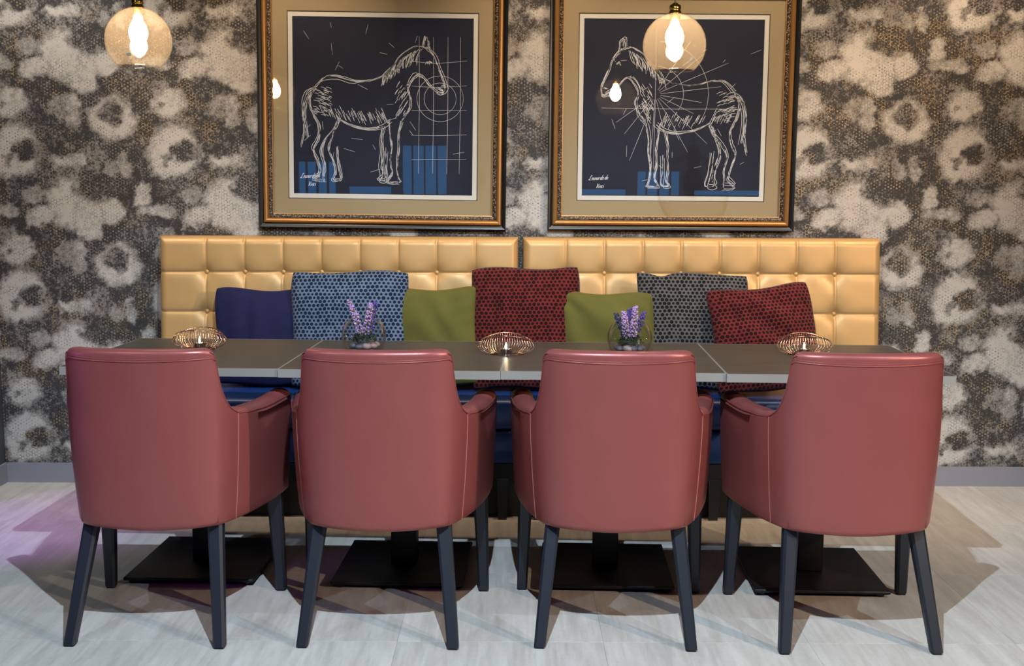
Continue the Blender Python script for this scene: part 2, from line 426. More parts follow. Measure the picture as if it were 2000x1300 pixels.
    t.bump(t.math('ADD', hexm, t.math('MULTIPLY', grain, .5)), .15, .001)
    return structure(link('wall_back', me, t.m, None, True))
build_wall()
structure(MB().box(-2.262, 4.6, YW-.014, YW-.001, 0, .088).build('baseboard_back', M['baseboard']))
structure(MB().box(-2.9, -2.272, 4.45, YW+.15, 0, 2.9).build('wall_left', M['plain_wall']))
structure(MB().box(-2.271, -2.258, 4.45, YW-.001, 0, .088).build('baseboard_left', M['baseboard']))
structure(MB().box(-5.35, -5.2, -4.2, 5.1, 0, 2.9).build('wall_far_left', M['plain_wall']))
structure(MB().box(-5.2, -2.9, YW, YW+.15, 0, 2.9).build('wall_recess', M['plain_wall']))
structure(MB().box(4.6, 4.75, -4.2, 5.1, 0, 2.9).build('wall_right', M['plain_wall']))
structure(MB().box(-5.35, 4.75, -4.35, 5.15, 2.9, 3.0).build('ceiling', M['ceiling']))
# wall behind the camera with a row of windows
WX = [(-2.66, -2.14, 1.70), (-2.04, -1.46, 1.40), (-1.38, -.78, 1.90), (.80, 1.42, 1.38), (1.50, 2.08, 1.60), (2.2, 3.1, 1.37)]
Z0 = 1.22
wb = MB(); px = -5.2
for a, b, Z1 in WX:
    wb.box(px, a, -4.2, -4.05, 0, 2.9); wb.box(a, b, -4.2, -4.05, 0, Z0); wb.box(a, b, -4.2, -4.05, Z1, 2.9); px = b
wb.box(px, 4.6, -4.2, -4.05, 0, 2.9)
structure(wb.build('wall_front', M['navy_wall']))
for i, (a, b, Z1) in enumerate(WX):
    fr = MB()
    fr.box(a, a+.03, -4.17, -4.08, Z0, Z1); fr.box(b-.03, b, -4.17, -4.08, Z0, Z1); fr.box(a+.03, b-.03, -4.17, -4.08, Z0, Z0+.05); fr.box(a+.03, b-.03, -4.17, -4.08, Z1-.04, Z1)
    wo = structure(fr.build('window_%d' % (i+1), M['dark_frame']))
    n = 4 if Z1 > 1.5 else 1
    for k in range(1, n): MB().box(a+(b-a)*k/n-.008, a+(b-a)*k/n+.008, -4.17, -4.08, Z0+.05, Z1-.04).build('mullion', M['dark_frame'], wo)
    for k in range(n): MB().box(a+.03+(b-a-.06)*k/n, a+.03+(b-a-.06)*(k+1)/n, -4.132, -4.126, Z0+.05, Z1-.04).build('pane', M['window_glass'], wo)
    l = bpy.data.lights.new('window_portal', 'AREA'); l.shape = 'RECTANGLE'; l.size = b-a; l.size_y = Z1-Z0; l.cycles.is_portal = True
    lo = bpy.data.objects.new('window_portal', l); COL.objects.link(lo); lo.location = ((a+b)/2, -4.21, (Z0+Z1)/2); lo.rotation_euler = (R(90), 0, 0)

# ================================================================== banquette
def backrest_mesh(W, cols, z0, z1):
    """tufted pad, x 0..W, front towards -y; returns mesh and the surface function"""
    rows = [.958, .790, .622, .454]
    nx, nz = 380, 170
    xs = np.linspace(0, W, nx); zs = np.linspace(z0, z1, nz)
    def front(x, z):
        x = np.asarray(x, float); z = np.asarray(z, float)
        lean = 4.755+.05*(z-.49)/.6
        cx = np.array([-.03]+list(cols)+[W+.03]); rz = np.array([z1+.03]+rows)
        i = np.clip(np.searchsorted(cx, x)-1, 0, len(cx)-2); u = (x-cx[i])/(cx[i+1]-cx[i])
        j = np.clip(np.searchsorted(-rz, -z)-1, 0, len(rz)-2); v = (rz[j]-z)/(rz[j]-rz[j+1])
        h = .0055*(1-np.abs(2*u-1)**6)*(1-np.abs(2*np.clip(v, 0, 1)-1)**6)
        # folds in the leather along the tuft lines
        dxs = np.min(np.abs(x[..., None]-np.array(cols)), -1); dzs = np.min(np.abs(z[..., None]-np.array(rows)), -1)
        seam = .004*np.exp(-(dxs/.004)**2)+.0035*np.exp(-(dzs/.004)**2)
        but = np.zeros_like(x)
        for c in cols:
            for r_ in rows: but = np.maximum(but, np.exp(-np.sqrt(((x-c)/.022)**2+((z-r_)/.022)**2)))
        y = lean-h+seam+.030*but
        d = np.minimum(np.minimum(x, W-x), z1-z); Rr = .034
        dd = np.clip(d, 0, Rr); y = y+Rr-np.sqrt(np.maximum(Rr**2-(Rr-dd)**2, 0))
        return y
    X, Z = np.meshgrid(xs, zs, indexing='ij'); Y = front(X, Z)
    V = np.stack([X, Y, Z], -1).reshape(-1, 3).tolist(); F = [tuple(q) for q in grid_faces(nx, nz)]
    n = len(V); ring = [i*nz for i in range(nx)]+[(nx-1)*nz+k for k in range(1, nz)]+[i*nz+nz-1 for i in range(nx-2, -1, -1)]+[k for k in range(nz-2, 0, -1)]
    V += [(V[i][0], 4.934, V[i][2]) for i in ring]; m = len(ring)
    for k in range(m): F.append((ring[k], n+k, n+(k+1) % m, ring[(k+1) % m]))
    F.append([n+k for k in range(m)][::-1])
    return mesh(V, F), front, rows
def banquette(x0, W, cols, label):
    t = empty('banquette', (x0, 0, 0))
    tag(t, label, 'bench', 'banquette units against the wall')
    me, front, rows = backrest_mesh(W, cols, .36, 1.108)
    b = link('backrest', me, M['gold_leather'], t, True); b['label'] = 'gold leather buttoned backrest'
    bp = [(0, -.0055), (.0060, -.0048), (.0095, -.0022), (.0108, .001), (.0085, .005)]
    bm_ = None
    for c in cols:
        for r_ in rows[:3]:
            if bm_ is None:
                mb = MB().lathe(bp, 14); bm_ = mesh(mb.v, mb.f); bm_.materials.append(M['gold_leather']); bm_.polygons.foreach_set('use_smooth', [True]*len(bm_.polygons))
            o = link('button', bm_, None, b); o.location = (c, float(front(np.array([c]), np.array([r_]))[0])-.016, r_); o.rotation_euler = (R(-90), 0, 0)
    s = bevel_box('seat_cushion', .004, W-.004, 4.385, 4.80, .362, .487, .03, M['blue_leather'], t, 4); s['label'] = 'blue leather seat cushion'
    p = bevel_box('seat_base', .006, W-.006, 4.395, 4.93, .226, .359, .012, M['blue_leather'], t, 2); p['label'] = 'blue leather front panel'
    MB().box(.015, W-.015, 4.40, 4.92, .1655, .2255).build('frame_rail', M['dark_cloth'], t)
    MB().box(-.009, W+.009, 4.432, 4.452, .001, .1649).build('plinth', M['black_plastic'], t)
    for lx in (.06, W*.5, W-.06):
        for ly in (4.402, 4.88):
            v = []
            for z, h in ((0, .017), (.165, .024)): v += [(lx-h, ly-h, z), (lx+h, ly-h, z), (lx+h, ly+h, z), (lx-h, ly+h, z)]
            MB().add(v, [(3, 2, 1, 0), (4, 5, 6, 7), (0, 1, 5, 4), (1, 2, 6, 5), (2, 3, 7, 6), (3, 0, 4, 7)]).build('leg', M['black_wood'], t)
    return t
banquette(-1.503, 1.528, [.199+.1637*i for i in range(8)], 'left gold buttoned leather banquette with blue seat, under the left picture')
banquette(.046, 1.524, [.183+.1639*i for i in range(8)], 'right gold buttoned leather banquette with blue seat, under the right picture')

# ================================================================== cushions
def cushion(name, label, mat, cx, cy, cz, w_, h_, th, lean, roll=0, yaw=0, seed=1, ear=None, wr=.006, pinch=.03):
    n = 44; rng = np.random.RandomState(seed)
    u = np.linspace(-1, 1, n); U, V = np.meshgrid(u, u, indexing='ij')
    k = rng.rand(8)
    sx = 1-pinch*(1-V**2)*np.abs(U)**2; sy = 1-pinch*(1-U**2)*np.abs(V)**2
    X = w_/2*U*sx; Z = h_/2*V*sy
    X = X+.006*np.sin(3.1*V+k[0]*6)*np.abs(U); Z = Z+.006*np.sin(3.7*U+k[1]*6)*np.abs(V)
    X = X*(1-.045*(U*V)**6); Z = Z*(1-.045*(U*V)**6)
    if ear:                                        # a corner pulled into an ear
        eu, ev, amt = ear; wgt = np.exp(-((U-eu)**2+(V-ev)**2)/.06); X = X+eu*amt*wgt; Z = Z+ev*amt*wgt
        wg2 = np.exp(-((U-eu*.55)**2/.03+(V-ev)**2/.05)); Z = Z-ev*amt*1.3*wg2
    e = np.clip((1-U**2)*(1-V**2), 0, 1)
    T = th/2*e**.42
    wrk = wr*(np.sin(9*(U*np.cos(k[2]*3)+V*np.sin(k[2]*3))+5*k[3]+2*np.sin(3*U+k[4]*6))*np.exp(-((U-.5*(k[5]-.5))**2+(V-.2)**2)*.8)+.6*np.sin(15*(U*np.sin(k[6]*3)-V*np.cos(k[6]*3))+2.2*np.sin(4*V+6*k[7]))*np.abs(U)*np.abs(V)**.5)
    f = np.stack([X, -T-wrk*e**.3, Z], -1).reshape(-1, 3); b = np.stack([X, T, Z], -1).reshape(-1, 3)
    idx = np.arange(n*n).reshape(n, n); edge = np.zeros((n, n), bool); edge[0] = edge[-1] = True; edge[:, 0] = edge[:, -1] = True
    bi = np.where(edge, idx, 0); cnt = n*n; verts = f.tolist(); bidx = idx.copy()
    for i in range(n):
        for j in range(n):
            if not edge[i, j]: bidx[i, j] = cnt; verts.append(b[i*n+j].tolist()); cnt += 1
    F = []
    for i in range(n-1):
        for j in range(n-1):
            F.append((idx[i, j], idx[i+1, j], idx[i+1, j+1], idx[i, j+1])); F.append((bidx[i, j], bidx[i, j+1], bidx[i+1, j+1], bidx[i+1, j]))
    me = mesh([(v[0], v[2], -v[1]) for v in verts], F)      # local z = facing out, so the dot print lies in local x/y
    o = link(name, me, mat, None, True)
    mtx = Matrix.Rotation(yaw, 4, 'Z') @ Matrix.Rotation(-lean, 4, 'X') @ Matrix.Rotation(roll, 4, 'Y') @ Matrix.Rotation(R(90), 4, 'X')
    o.matrix_world = Matrix.Translation((cx, cy, cz)) @ mtx
    return tag(o, label, 'cushion', 'scatter cushions along the banquette')
cushion('throw_cushion', 'plain navy velvet cushion at the left end of the banquette', M['navy_velvet'], -1.035, 4.675, .695, .41, .41, .12, R(9), R(1), R(3), 1)
cushion('throw_cushion', 'large blue cushion with dark round velvet dots', M['blue_dots'], -.668, 4.635, .735, .50, .49, .14, R(12), R(-.5), R(-2), 2)
cushion('throw_cushion', 'plain olive green velvet cushion left of the big red dotted cushion', M['olive_velvet'], -.328, 4.62, .705, .40, .41, .13, R(8), R(-3), R(-12), 3, wr=.004)
cushion('throw_cushion', 'tall dark red dotted cushion in the middle of the banquette', M['red_dots'], .055, 4.61, .745, .455, .51, .14, R(10), R(-1), R(2), 4)
cushion('throw_cushion', 'plain olive green velvet cushion behind the right glass bowl', M['olive_velvet'], .377, 4.575, .695, .40, .41, .11, R(8), R(1), R(-6), 5, wr=.010)
cushion('throw_cushion', 'grey cushion with black velvet dots and a pointed corner', M['grey_dots'], .738, 4.61, .735, .46, .49, .13, R(12), R(.5), R(-2), 6, ear=(-1, 1, .010))
cushion('throw_cushion', 'slumped dark red dotted cushion at the right end of the banquette', M['red_dots'], 1.018, 4.515, .720, .445, .43, .13, R(16), R(-5), R(8), 7, wr=.010)

# ================================================================== tables
def make_table():
    t = empty('dining_table')
    W, D = .694, .70
    MB().box(-W/2+.0025, W/2-.0025, -D/2+.0025, D/2-.0025, .724, .75).build('tabletop', M['table'], t)
    eb = MB(); a, b = W/2, D/2; c = .0025
    eb.box(-a, a, -b, -b+c, .724, .7502); eb.box(-a, a, b-c, b, .724, .7502); eb.box(-a, -a+c, -b+c, b-c, .724, .7502); eb.box(a-c, a, -b+c, b-c, .724, .7502)
    eb.build('edge_band', M['edge'], t)['label'] = 'pale edge strip'
    bevel_box('mounting_plate', -.16, .16, -.16, .16, .716, .724, .002, M['black_steel'], t, 1)
    bevel_box('column', -.043, .043, -.043, .043, .024, .716, .004, M['black_steel'], t, 2)
    bevel_box('base_plate', -.219, .219, -.228, .228, .012, .024, .004, M['black_steel'], t, 2)
    for sx in (-1, 1):
        for sy in (-1, 1):
            mb = MB().lathe([(.014, 0), (.016, .003), (.016, .012)], 14, (sx*.19, sy*.20, 0), True); mb.build('glide_foot', M['black_plastic'], t)
    return t
TBL = make_table(); tr = R(-2.1)
for i, (k, dx, dy, lab) in enumerate(((-1.5, 0, .004, 'leftmost of the four dark brown square tables pushed together'), (-.5, 0, -.004, 'second from left of the four dark brown square tables'),
        (.5, 0, .002, 'third from left of the four dark brown square tables'), (1.5, 0, -.008, 'rightmost of the four dark brown square tables pushed together'))):
    o = TBL if i == 0 else copy_tree(TBL)
    c_, s_ = math.cos(tr), math.sin(tr)
    o.location = (-.022+k*.6948*c_-dy*s_, 3.800+k*.6948*s_+dy*c_, 0); o.rotation_euler = (0, 0, tr)
    tag(o, lab, 'table', 'square tables joined in a row')

# ================================================================== armchairs
def make_chair():
    t = empty('armchair')
    # plan path of the outer face at arm height, right half: from the middle of the back round the corner to the arm front
    hp = [(0, -.229), (.08, -.224), (.15, -.211), (.198, -.188), (.228, -.155), (.251, -.105), (.279, -.03), (.305, .08), (.320, .18), (.325, .262)]
    path = np.array(catmull([(-a, b) for a, b in hp[:0:-1]]+hp, 12))
    N = len(path)
    tang = np.gradient(path, axis=0); tang /= np.linalg.norm(tang, axis=1)[:, None]
    inn = np.stack([-tang[:, 1], tang[:, 0]], -1)                      # towards the seat
    ax = np.abs(path[:, 0]); py = path[:, 1]
    zb = .330+.006*smooth(.0, .2, ax)+.004*smooth(-.1, .2, py)         # lower edge
    # top line: back panel high, swooping down round the corners to the arms
    prof_x = np.array([0, .203, .211, .2145, .217, .221, .229, .239, .251, .268, .34]); prof_z = np.array([.860, .860, .855, .842, .80, .760, .718, .688, .668, .660, .658])
    zt = np.interp(ax, prof_x, prof_z)
    zt = zt+.007*smooth(.245, .262, ax)+.006*smooth(.02, .24, py)
    th = .052+.022*smooth(-.15, .05, py)                               # thickness
    ends = np.minimum(np.arange(N), N-1-np.arange(N))
    rows = []
    ncol = None
    def outer(i, z):
        p = path[i].copy()
        k = (z-.66)
        if k < 0:
            q = (-k/.33)
            p = p+inn[i]*(.020*q**1.6)*(1-.25*smooth(-.1, .2, py[i]))
        else:
            p = p+np.array([0, -.022*(k/.2)])
        return p
    for i in range(N):
        h = zt[i]-zb[i]; r_ = min(.016+.016*float(smooth(-.08, .06, py[i])), th[i]*.45)
        sec = []
        sec.append((.010, zb[i]-.001)); sec.append((.003, zb[i]+.002))
        for f in np.linspace(.03, .93, 11): sec.append((0, zb[i]+h*f))
        for a in np.linspace(0, 90, 5): sec.append((r_*(1-math.cos(R(a))), zt[i]-r_+r_*math.sin(R(a))))
        for a in np.linspace(90, 0, 5): sec.append((th[i]-r_*(1-math.cos(R(a))), zt[i]-r_+r_*math.sin(R(a))+(.004 if False else 0)))
        for f in np.linspace(.9, .05, 6): sec.append((th[i], zb[i]+h*f))
        sec.append((th[i]-.004, zb[i]))
        row = []
        e = ends[i]; pinch = 1-(.55 if e == 0 else .22 if e == 1 else .06 if e == 2 else 0)
        for d, z in sec:
            o = outer(i, z); dd = th[i]/2+(d-th[i]/2)*pinch
            zz = z if z < zt[i]-.05 else zt[i]-.05+(z-zt[i]+.05)*(1-(.5 if e == 0 else .2 if e == 1 else 0))
            row.append((o[0]+inn[i][0]*dd, o[1]+inn[i][1]*dd, zz))
        rows.append(row)
    m = len(rows[0]); V = [p for r_ in rows for p in r_]; F = []
    for i in range(N-1):
        for k in range(m):
            k2 = (k+1) % m; F.append((i*m+k, (i+1)*m+k, (i+1)*m+k2, i*m+k2))
    F.append([k for k in range(m)]); F.append([(N-1)*m+k for k in range(m)][::-1])
    sh = link('shell', mesh(V, F), M['red_leather'], t, True); sh['label'] = 'back and arms in dusty red leather'
    # seams
    def op(i, z, off=.0012):
        p = outer(i, z); return (p[0]-inn[i][0]*off, p[1]-inn[i][1]*off, z)
    for sgn in (-1, 1):
        i = min(range(N), key=lambda q: abs(path[q][0]-sgn*.250)+abs(py[q]+.10)*.2)
        zs = np.linspace(zb[i]+.004, zt[i]-.012, 16)
        MB().tube([op(i, z, .0004) for z in zs], .0011, 5).build('side_seam', M['stitch'], t)
        idx = [q for q in range(N) if sgn*path[q][0] > .25 and ends[q] > 5]
        MB().tube([op(q, zt[q]-.014, .0006) for q in idx], .0012, 5).build('arm_seam', M['red_leather'], t)
        idx = [q for q in range(N) if .2 < sgn*path[q][0] < .256]
        MB().tube([op(q, zt[q]-.010, .0006) for q in idx], .0012, 5).build('edge_seam', M['red_leather'], t)
    idx = [q for q in range(N) if ax[q] <= .214]
    MB().tube([op(q, zt[q]-.026-.007*(1-(ax[q]/.215)**2), .0004) for q in idx], .0016, 6).build('top_seam', M['red_leather'], t, True)
    MB().tube([op(q, zt[q]-.020-.007*(1-(ax[q]/.215)**2), -.0002) for q in idx], .0008, 5).build('top_stitching', M['red_leather'], t)
    # seat
    su = np.linspace(-1, 1, 13); sv = np.linspace(0, 1, 13); sverts = []
    def seat_outline(v, u):
        y = -.165+.435*v; hw = .20+.045*v; return (u*hw, y)
    for u in su:
        for v in sv:
            x, y = seat_outline(v, u); sverts.append((x, y, .470+.018*(1-u**4)*(1-(2*v-1)**4)))
    nb = len(sverts); nn = 13
    for u in su:
        for v in sv: x, y = seat_outline(v, u); sverts.append((x, y, .345))
    sf = grid_faces(13, 13); sf = [q for q in sf]+[tuple(nb+i for i in q[::-1]) for q in sf]
    ring = [i*nn for i in range(nn)]+[(nn-1)*nn+k for k in range(1, nn)]+[i*nn+nn-1 for i in range(nn-2, -1, -1)]+[k for k in range(nn-2, 0, -1)]
    for k in range(len(ring)): a, b = ring[k], ring[(k+1) % len(ring)]; sf.append((a, nb+a, nb+b, b))
    link('seat', mesh(sverts, sf), M['red_leather'], t, True)
    def leg(tx, ty, fx, fy, ztop, a, b):
        v = []
        for (x, y, z, h) in ((fx, fy, .006, b), (tx, ty, ztop, a)):
            c = h*.35
            v += [(x-h, y-h+c, z), (x-h+c, y-h, z), (x+h-c, y-h, z), (x+h, y-h+c, z), (x+h, y+h-c, z), (x+h-c, y+h, z), (x-h+c, y+h, z), (x-h, y+h-c, z)]
        f = [tuple(range(7, -1, -1)), tuple(range(8, 16))]+[(k, (k+1) % 8, 8+(k+1) % 8, 8+k) for k in range(8)]
        o = MB().add(v, f).build('leg', M['black_wood'], t)
        MB().box(fx-b*.75, fx+b*.75, fy-b*.75, fy+b*.75, 0, .006).build('foot_pad', M['black_plastic'], o)
    for s in (-1, 1):
        leg(s*.182, -.126, s*.217, -.240, .342, .022, .0165)
        leg(s*.272, .215, s*.283, .240, .352, .024, .0165)
    return t
CH = make_chair()
for i, (x, y, rz, lab) in enumerate(((-1.044, 3.348, -1.7, 'leftmost of the four dusty red leather armchairs at the table'),
        (-.377, 3.347, -1.2, 'second dusty red leather armchair from the left, in front of the left glass bowl'),
        (.310, 3.346, -2.3, 'third dusty red leather armchair from the left, in front of the right glass bowl'),
        (.995, 3.322, .4, 'rightmost of the four dusty red leather armchairs at the table'))):
    o = CH if i == 0 else copy_tree(CH)
    o.location = (x, y, 0); o.rotation_euler = (0, 0, R(rz)); tag(o, lab, 'armchair', 'red armchairs drawn up to the tables')

# ================================================================== framed pictures
def rect_sweep(prof, W, H):
    """prof: (inset from outer edge, y towards the viewer is negative); closed loop swept round a W x H rectangle, mitred"""
    m = len(prof); V = []
    for cx, cz in ((-1, -1), (1, -1), (1, 1), (-1, 1)):
        for d, y in prof: V.append((cx*(W/2-d), y, cz*(H/2-d)))
    F = []
    for c in range(4):
        n = (c+1) % 4
        for k in range(m): F.append((c*m+k, n*m+k, n*m+(k+1) % m, c*m+(k+1) % m))
    return V, F
def ribbons(name, strokes, width, parent, y=-.0006):
    mb = MB()
    for pts in strokes:
        P = np.array(pts, float)
        if len(P) < 2: continue
        T = np.gradient(P, axis=0); L = np.linalg.norm(T, axis=1); L[L == 0] = 1; T /= L[:, None]; Nn = np.stack([-T[:, 1], T[:, 0]], -1)
        wd = width*(.55+.45*np.sin(np.linspace(.3, 2.9, len(P))))[:, None] if not callable(width) else width(P)
        A = P+Nn*wd/2; B = P-Nn*wd/2
        v = [(a[0], y, a[1]) for a in A]+[(b[0], y, b[1]) for b in B]; n = len(P)
        mb.add(v, [(k, k+1, n+k+1, n+k) for k in range(n-1)])
    return mb.build(name, M['ink'], parent)
def jitter(pts, amt, rng):
    P = np.array(catmull(pts, 7)); return P+np.cumsum(rng.randn(*P.shape), 0)*amt*.25+rng.randn(2)*amt
def sketch_horse(rng, flip, sx, sz, ox, oz, legs_apart=0., head=0.):
    """a plain standing horse in loose chalk strokes, built in a 0..1 box"""
    lines = [
        [(.19, .80), (.25, .81), (.33, .765), (.41, .66), (.50, .612), (.60, .605), (.70, .632), (.77, .625), (.82, .57)],
        [(.82, .57), (.852, .49), (.835, .41), (.80, .33), (.812, .26), (.835, .205), (.815, .14), (.80, .075), (.815, .045), (.835, .02), (.775, .02)],
        [(.775, .02), (.780, .06), (.776, .12), (.795, .20), (.765, .27), (.715, .33), (.69, .385)],
        [(.69, .385), (.62, .345), (.52, .325), (.44, .34), (.395, .375)],
        [(.405, .37), (.40, .29), (.392, .23), (.398, .15), (.388, .08), (.398, .05), (.41, .02), (.345, .02)],
        [(.345, .02), (.358, .07), (.362, .14), (.352, .22), (.352, .30), (.335, .38)],
        [(.335, .38), (.295, .44), (.285, .51), (.30, .57), (.275, .625), (.25, .65)],
        [(.25, .65), (.215, .635), (.175, .585), (.135, .545), (.105, .54), (.088, .56), (.092, .60), (.125, .68), (.155, .755), (.19, .80)],
        [(.185, .80), (.188, .845), (.205, .86), (.215, .81)], [(.165, .715), (.18, .722), (.188, .71)], [(.10, .585), (.112, .58)], [(.105, .555), (.14, .572)],
        [(.70, .37), (.725, .29), (.745, .21), (.72, .13), (.712, .07), (.725, .03), (.68, .03), (.69, .09), (.70, .16), (.705, .22)],
        [(.44, .345), (.455, .27), (.45, .20), (.458, .12), (.45, .06), (.468, .03), (.425, .03), (.428, .10), (.425, .2)],
        [(.82, .565), (.87, .52), (.89, .42), (.882, .32), (.90, .22)], [(.82, .555), (.86, .50), (.872, .40), (.86, .28)],
    ]
    S = []
    tf = lambda P: np.stack([(ox+sx*((1-P[:, 0]) if flip else P[:, 0])), oz+sz*P[:, 1]], -1)
    for ln in lines:
        for k in range(4): S.append(tf(jitter(ln, .0022+.0012*k, rng)))
    # mane and body hatching
    for k in range(46):
        a = rng.rand(); x = .22+.2*a; z = .80-.13*a**1.4; S.append(tf(np.array([(x, z), (x+.012+.02*rng.rand(), z-.03-.035*rng.rand()), (x+.03, z-.07-.03*rng.rand())])))
    for k in range(60):
        x = .40+.40*rng.rand(); z = .37+.05*rng.rand()+.02*math.sin(x*9); l = .02+.03*rng.rand(); S.append(tf(np.array([(x, z), (x+l*.35, z+l*.8), (x+l*.5, z+l*1.1)])))
    for k in range(50):
        x = .72+.09*rng.rand(); z = .40+.16*rng.rand(); l = .02+.02*rng.rand(); S.append(tf(np.array([(x, z), (x+l*.5, z+l*.3), (x+l, z+l*.35)])))
    for k in range(40):
        x = .29+.07*rng.rand(); z = .42+.2*rng.rand(); l = .02+.02*rng.rand(); S.append(tf(np.array([(x, z), (x+l*.4, z-l*.6), (x+l*.6, z-l)])))
    return S
def guide_lines(rng, kind):
    S = []
    if kind == 0:
        for x in (.70, .78, .86, .93): S.append(np.array([(x, .12), (x+.004, .5), (x+.002, .9)]))
        for z in (.2, .34, .48, .62, .76): S.append(np.array([(.66, z), (.8, z+.004*rng.randn()), (.97, z+.006)]))
        for r_ in (.09, .13): S.append(np.stack([.82+r_*np.cos(np.linspace(0, 6.3, 40)), .55+r_*np.sin(np.linspace(0, 6.3, 40))], -1))
    else:
        c = np.array((.40, .58))
        for a in np.linspace(-2.5, 1.0, 13):
            l = .24+.22*rng.rand(); S.append(np.array([c+.03*np.array((math.cos(a), math.sin(a))), c+.5*l*np.array((math.cos(a+.02), math.sin(a))), c+l*np.array((math.cos(a), math.sin(a)))]))
        S.append(np.array([(.1, .50), (.5, .497), (.92, .50)])); S.append(np.array([(.40, .15), (.402, .5), (.40, .95)]))
        for r_ in (.16, .30): S.append(np.stack([c[0]+r_*np.cos(np.linspace(-.6, 1.5, 30)), c[1]+r_*np.sin(np.linspace(-.6, 1.5, 30))], -1))
    for k in range(26):
        x, z = rng.rand(2)*.9+.05; l = .02+.05*rng.rand(); a = rng.rand()*3.1; S.append(np.array([(x, z), (x+l*math.cos(a)*.5, z+l*math.sin(a)*.5), (x+l*math.cos(a), z+l*math.sin(a))]))
    return S
GLYPH = {  # single-stroke handwriting, unit x-height
    'L': [[(.75, 1.6), (.55, 2.1), (.35, 1.7), (.3, .8), (.1, .1), (-.1, .1), (0, .35), (.4, .1), (.9, 0)]], 'V': [[(0, 1.6), (.25, 1.7), (.35, 0), (.7, 1.3), (1.0, 1.75)]],
    'e': [[(0, .4), (.5, .6), (.5, .95), (.2, .95), (.05, .4), (.25, 0), (.65, .2)]], 'o': [[(.45, .95), (.1, .8), (.05, .2), (.4, 0), (.6, .5), (.45, .95), (.75, .85)]],
    'n': [[(0, .9), (.08, 0)], [(.05, .6), (.35, .98), (.5, .7), (.5, 0), (.7, .15)]], 'a': [[(.5, .9), (.15, .85), (.03, .3), (.25, 0), (.5, .5)], [(.52, .95), (.5, .1), (.7, .1)]],
    'r': [[(.05, .95), (.1, 0)], [(.08, .6), (.3, .95), (.5, .9)]], 'd': [[(.5, .85), (.15, .85), (.03, .3), (.25, 0), (.5, .5)], [(.7, 2.0), (.52, .9), (.5, .05), (.7, .1)]],
    'i': [[(.1, .95), (.1, .1), (.3, .05)], [(.2, 1.4), (.24, 1.5)]], 'c': [[(.5, .85), (.2, .95), (.03, .4), (.25, 0), (.6, .15)]], ' ': []}
def handwriting(text, x, z, s):
    S = []; cx = 0
    for ch in text:
        for st in GLYPH[ch]:
            P = np.array(catmull(st, 5)); S.append(np.stack([x+s*(cx+P[:, 0]+.35*P[:, 1]), z+s*(P[:, 1]+.06*cx)], -1))
        cx += .45 if ch in ' i' else 1.05 if ch in 'LV' else .72
    return S
def picture(cx, cz, W, H, roll, kind, label):
    t = empty('framed_picture', (cx, YW-.002, cz)); t.rotation_euler = (0, roll, 0); tag(t, label, 'picture', 'framed prints over the banquette')
    def sweep(name, prof, mat, sm=False):
        v, f = rect_sweep(prof, W, H); return link(name, mesh(v, f), mat, t, sm)
    sweep('outer_edge', [(0, 0), (0, -.034), (.003, -.038), (.010, -.036), (.018, -.030), (.020, 0)], M['outer_black'])['label'] = 'black outer moulding'
    sweep('gold_moulding', [(.0201, -.004), (.0201, -.029), (.024, -.035), (.031, -.038), (.037, -.034), (.041, -.026), (.043, -.022), (.043, -.004)], M['gold_frame'])['label'] = 'antique gold moulding'
    sweep('beaded_strip', [(.0431, -.004), (.0431, -.024), (.047, -.026), (.056, -.022), (.058, -.018), (.058, -.004)], M['bead'])['label'] = 'dark beaded inner strip'
    sweep('sight_edge', [(.0581, -.004), (.0581, -.0195), (.0625, -.0185), (.0625, -.004)], M['gold_frame'])
    sweep('mat_board', [(.060, -.004), (.060, -.010), (.124, -.010), (.1255, -.008), (.1255, -.004)], M['mat_board'])
    sweep('mat_line', [(.1255, -.0035), (.1255, -.0085), (.1285, -.0085), (.1285, -.0035)], M['mat_line'])
    sweep('white_border', [(.1285, -.0035), (.1285, -.008), (.147, -.008), (.148, -.006), (.148, -.0035)], M['mat_white'])
    pw, ph = W-.294, H-.270-.026
    pr = MB().box(-pw/2, pw/2, -.006, -.001, -ph/2, ph/2).build('art_print', M['print'], t); pr['label'] = 'dark print with white chalk horse sketch'
    rng = np.random.RandomState(11+kind)
    pw, ph = W-.302, H-.302
    box = lambda S: [np.stack([(P[:, 0]-.5)*pw, (P[:, 1]-.5)*ph], -1) for P in S]
    if kind == 0: S = sketch_horse(rng, True, 1.0, .98, -.06, .05)
    else: S = sketch_horse(rng, False, 1.02, 1.0, .01, .03)
    ribbons('chalk_lines', box([np.clip(P, .012, .988) for P in S]), .0021, pr, -.0063)['kind'] = 'stuff'
    ribbons('guide_lines', box([np.clip(P, .01, .99) for P in guide_lines(rng, kind)]), .0013, pr, -.0062)['kind'] = 'stuff'
    sg = handwriting('Leonardo da', .035, .085, .0135)+handwriting('Vinci', .075, .04, .0135)
    ribbons('signature', box(sg), .0022, pr, -.0064)
    MB().box(-W/2+.058, W/2-.058, -.0155, -.0130, -H/2+.058, H/2-.058).build('glass_pane', M['pane'], t)
    return t
picture(-.560, 1.662, 1.070, 1.045, R(.55), 0, 'left framed dark print with white horse sketch')
picture(.687, 1.660, 1.066, 1.045, R(.2), 1, 'right framed dark print with white horse sketch, behind the hanging lamp')

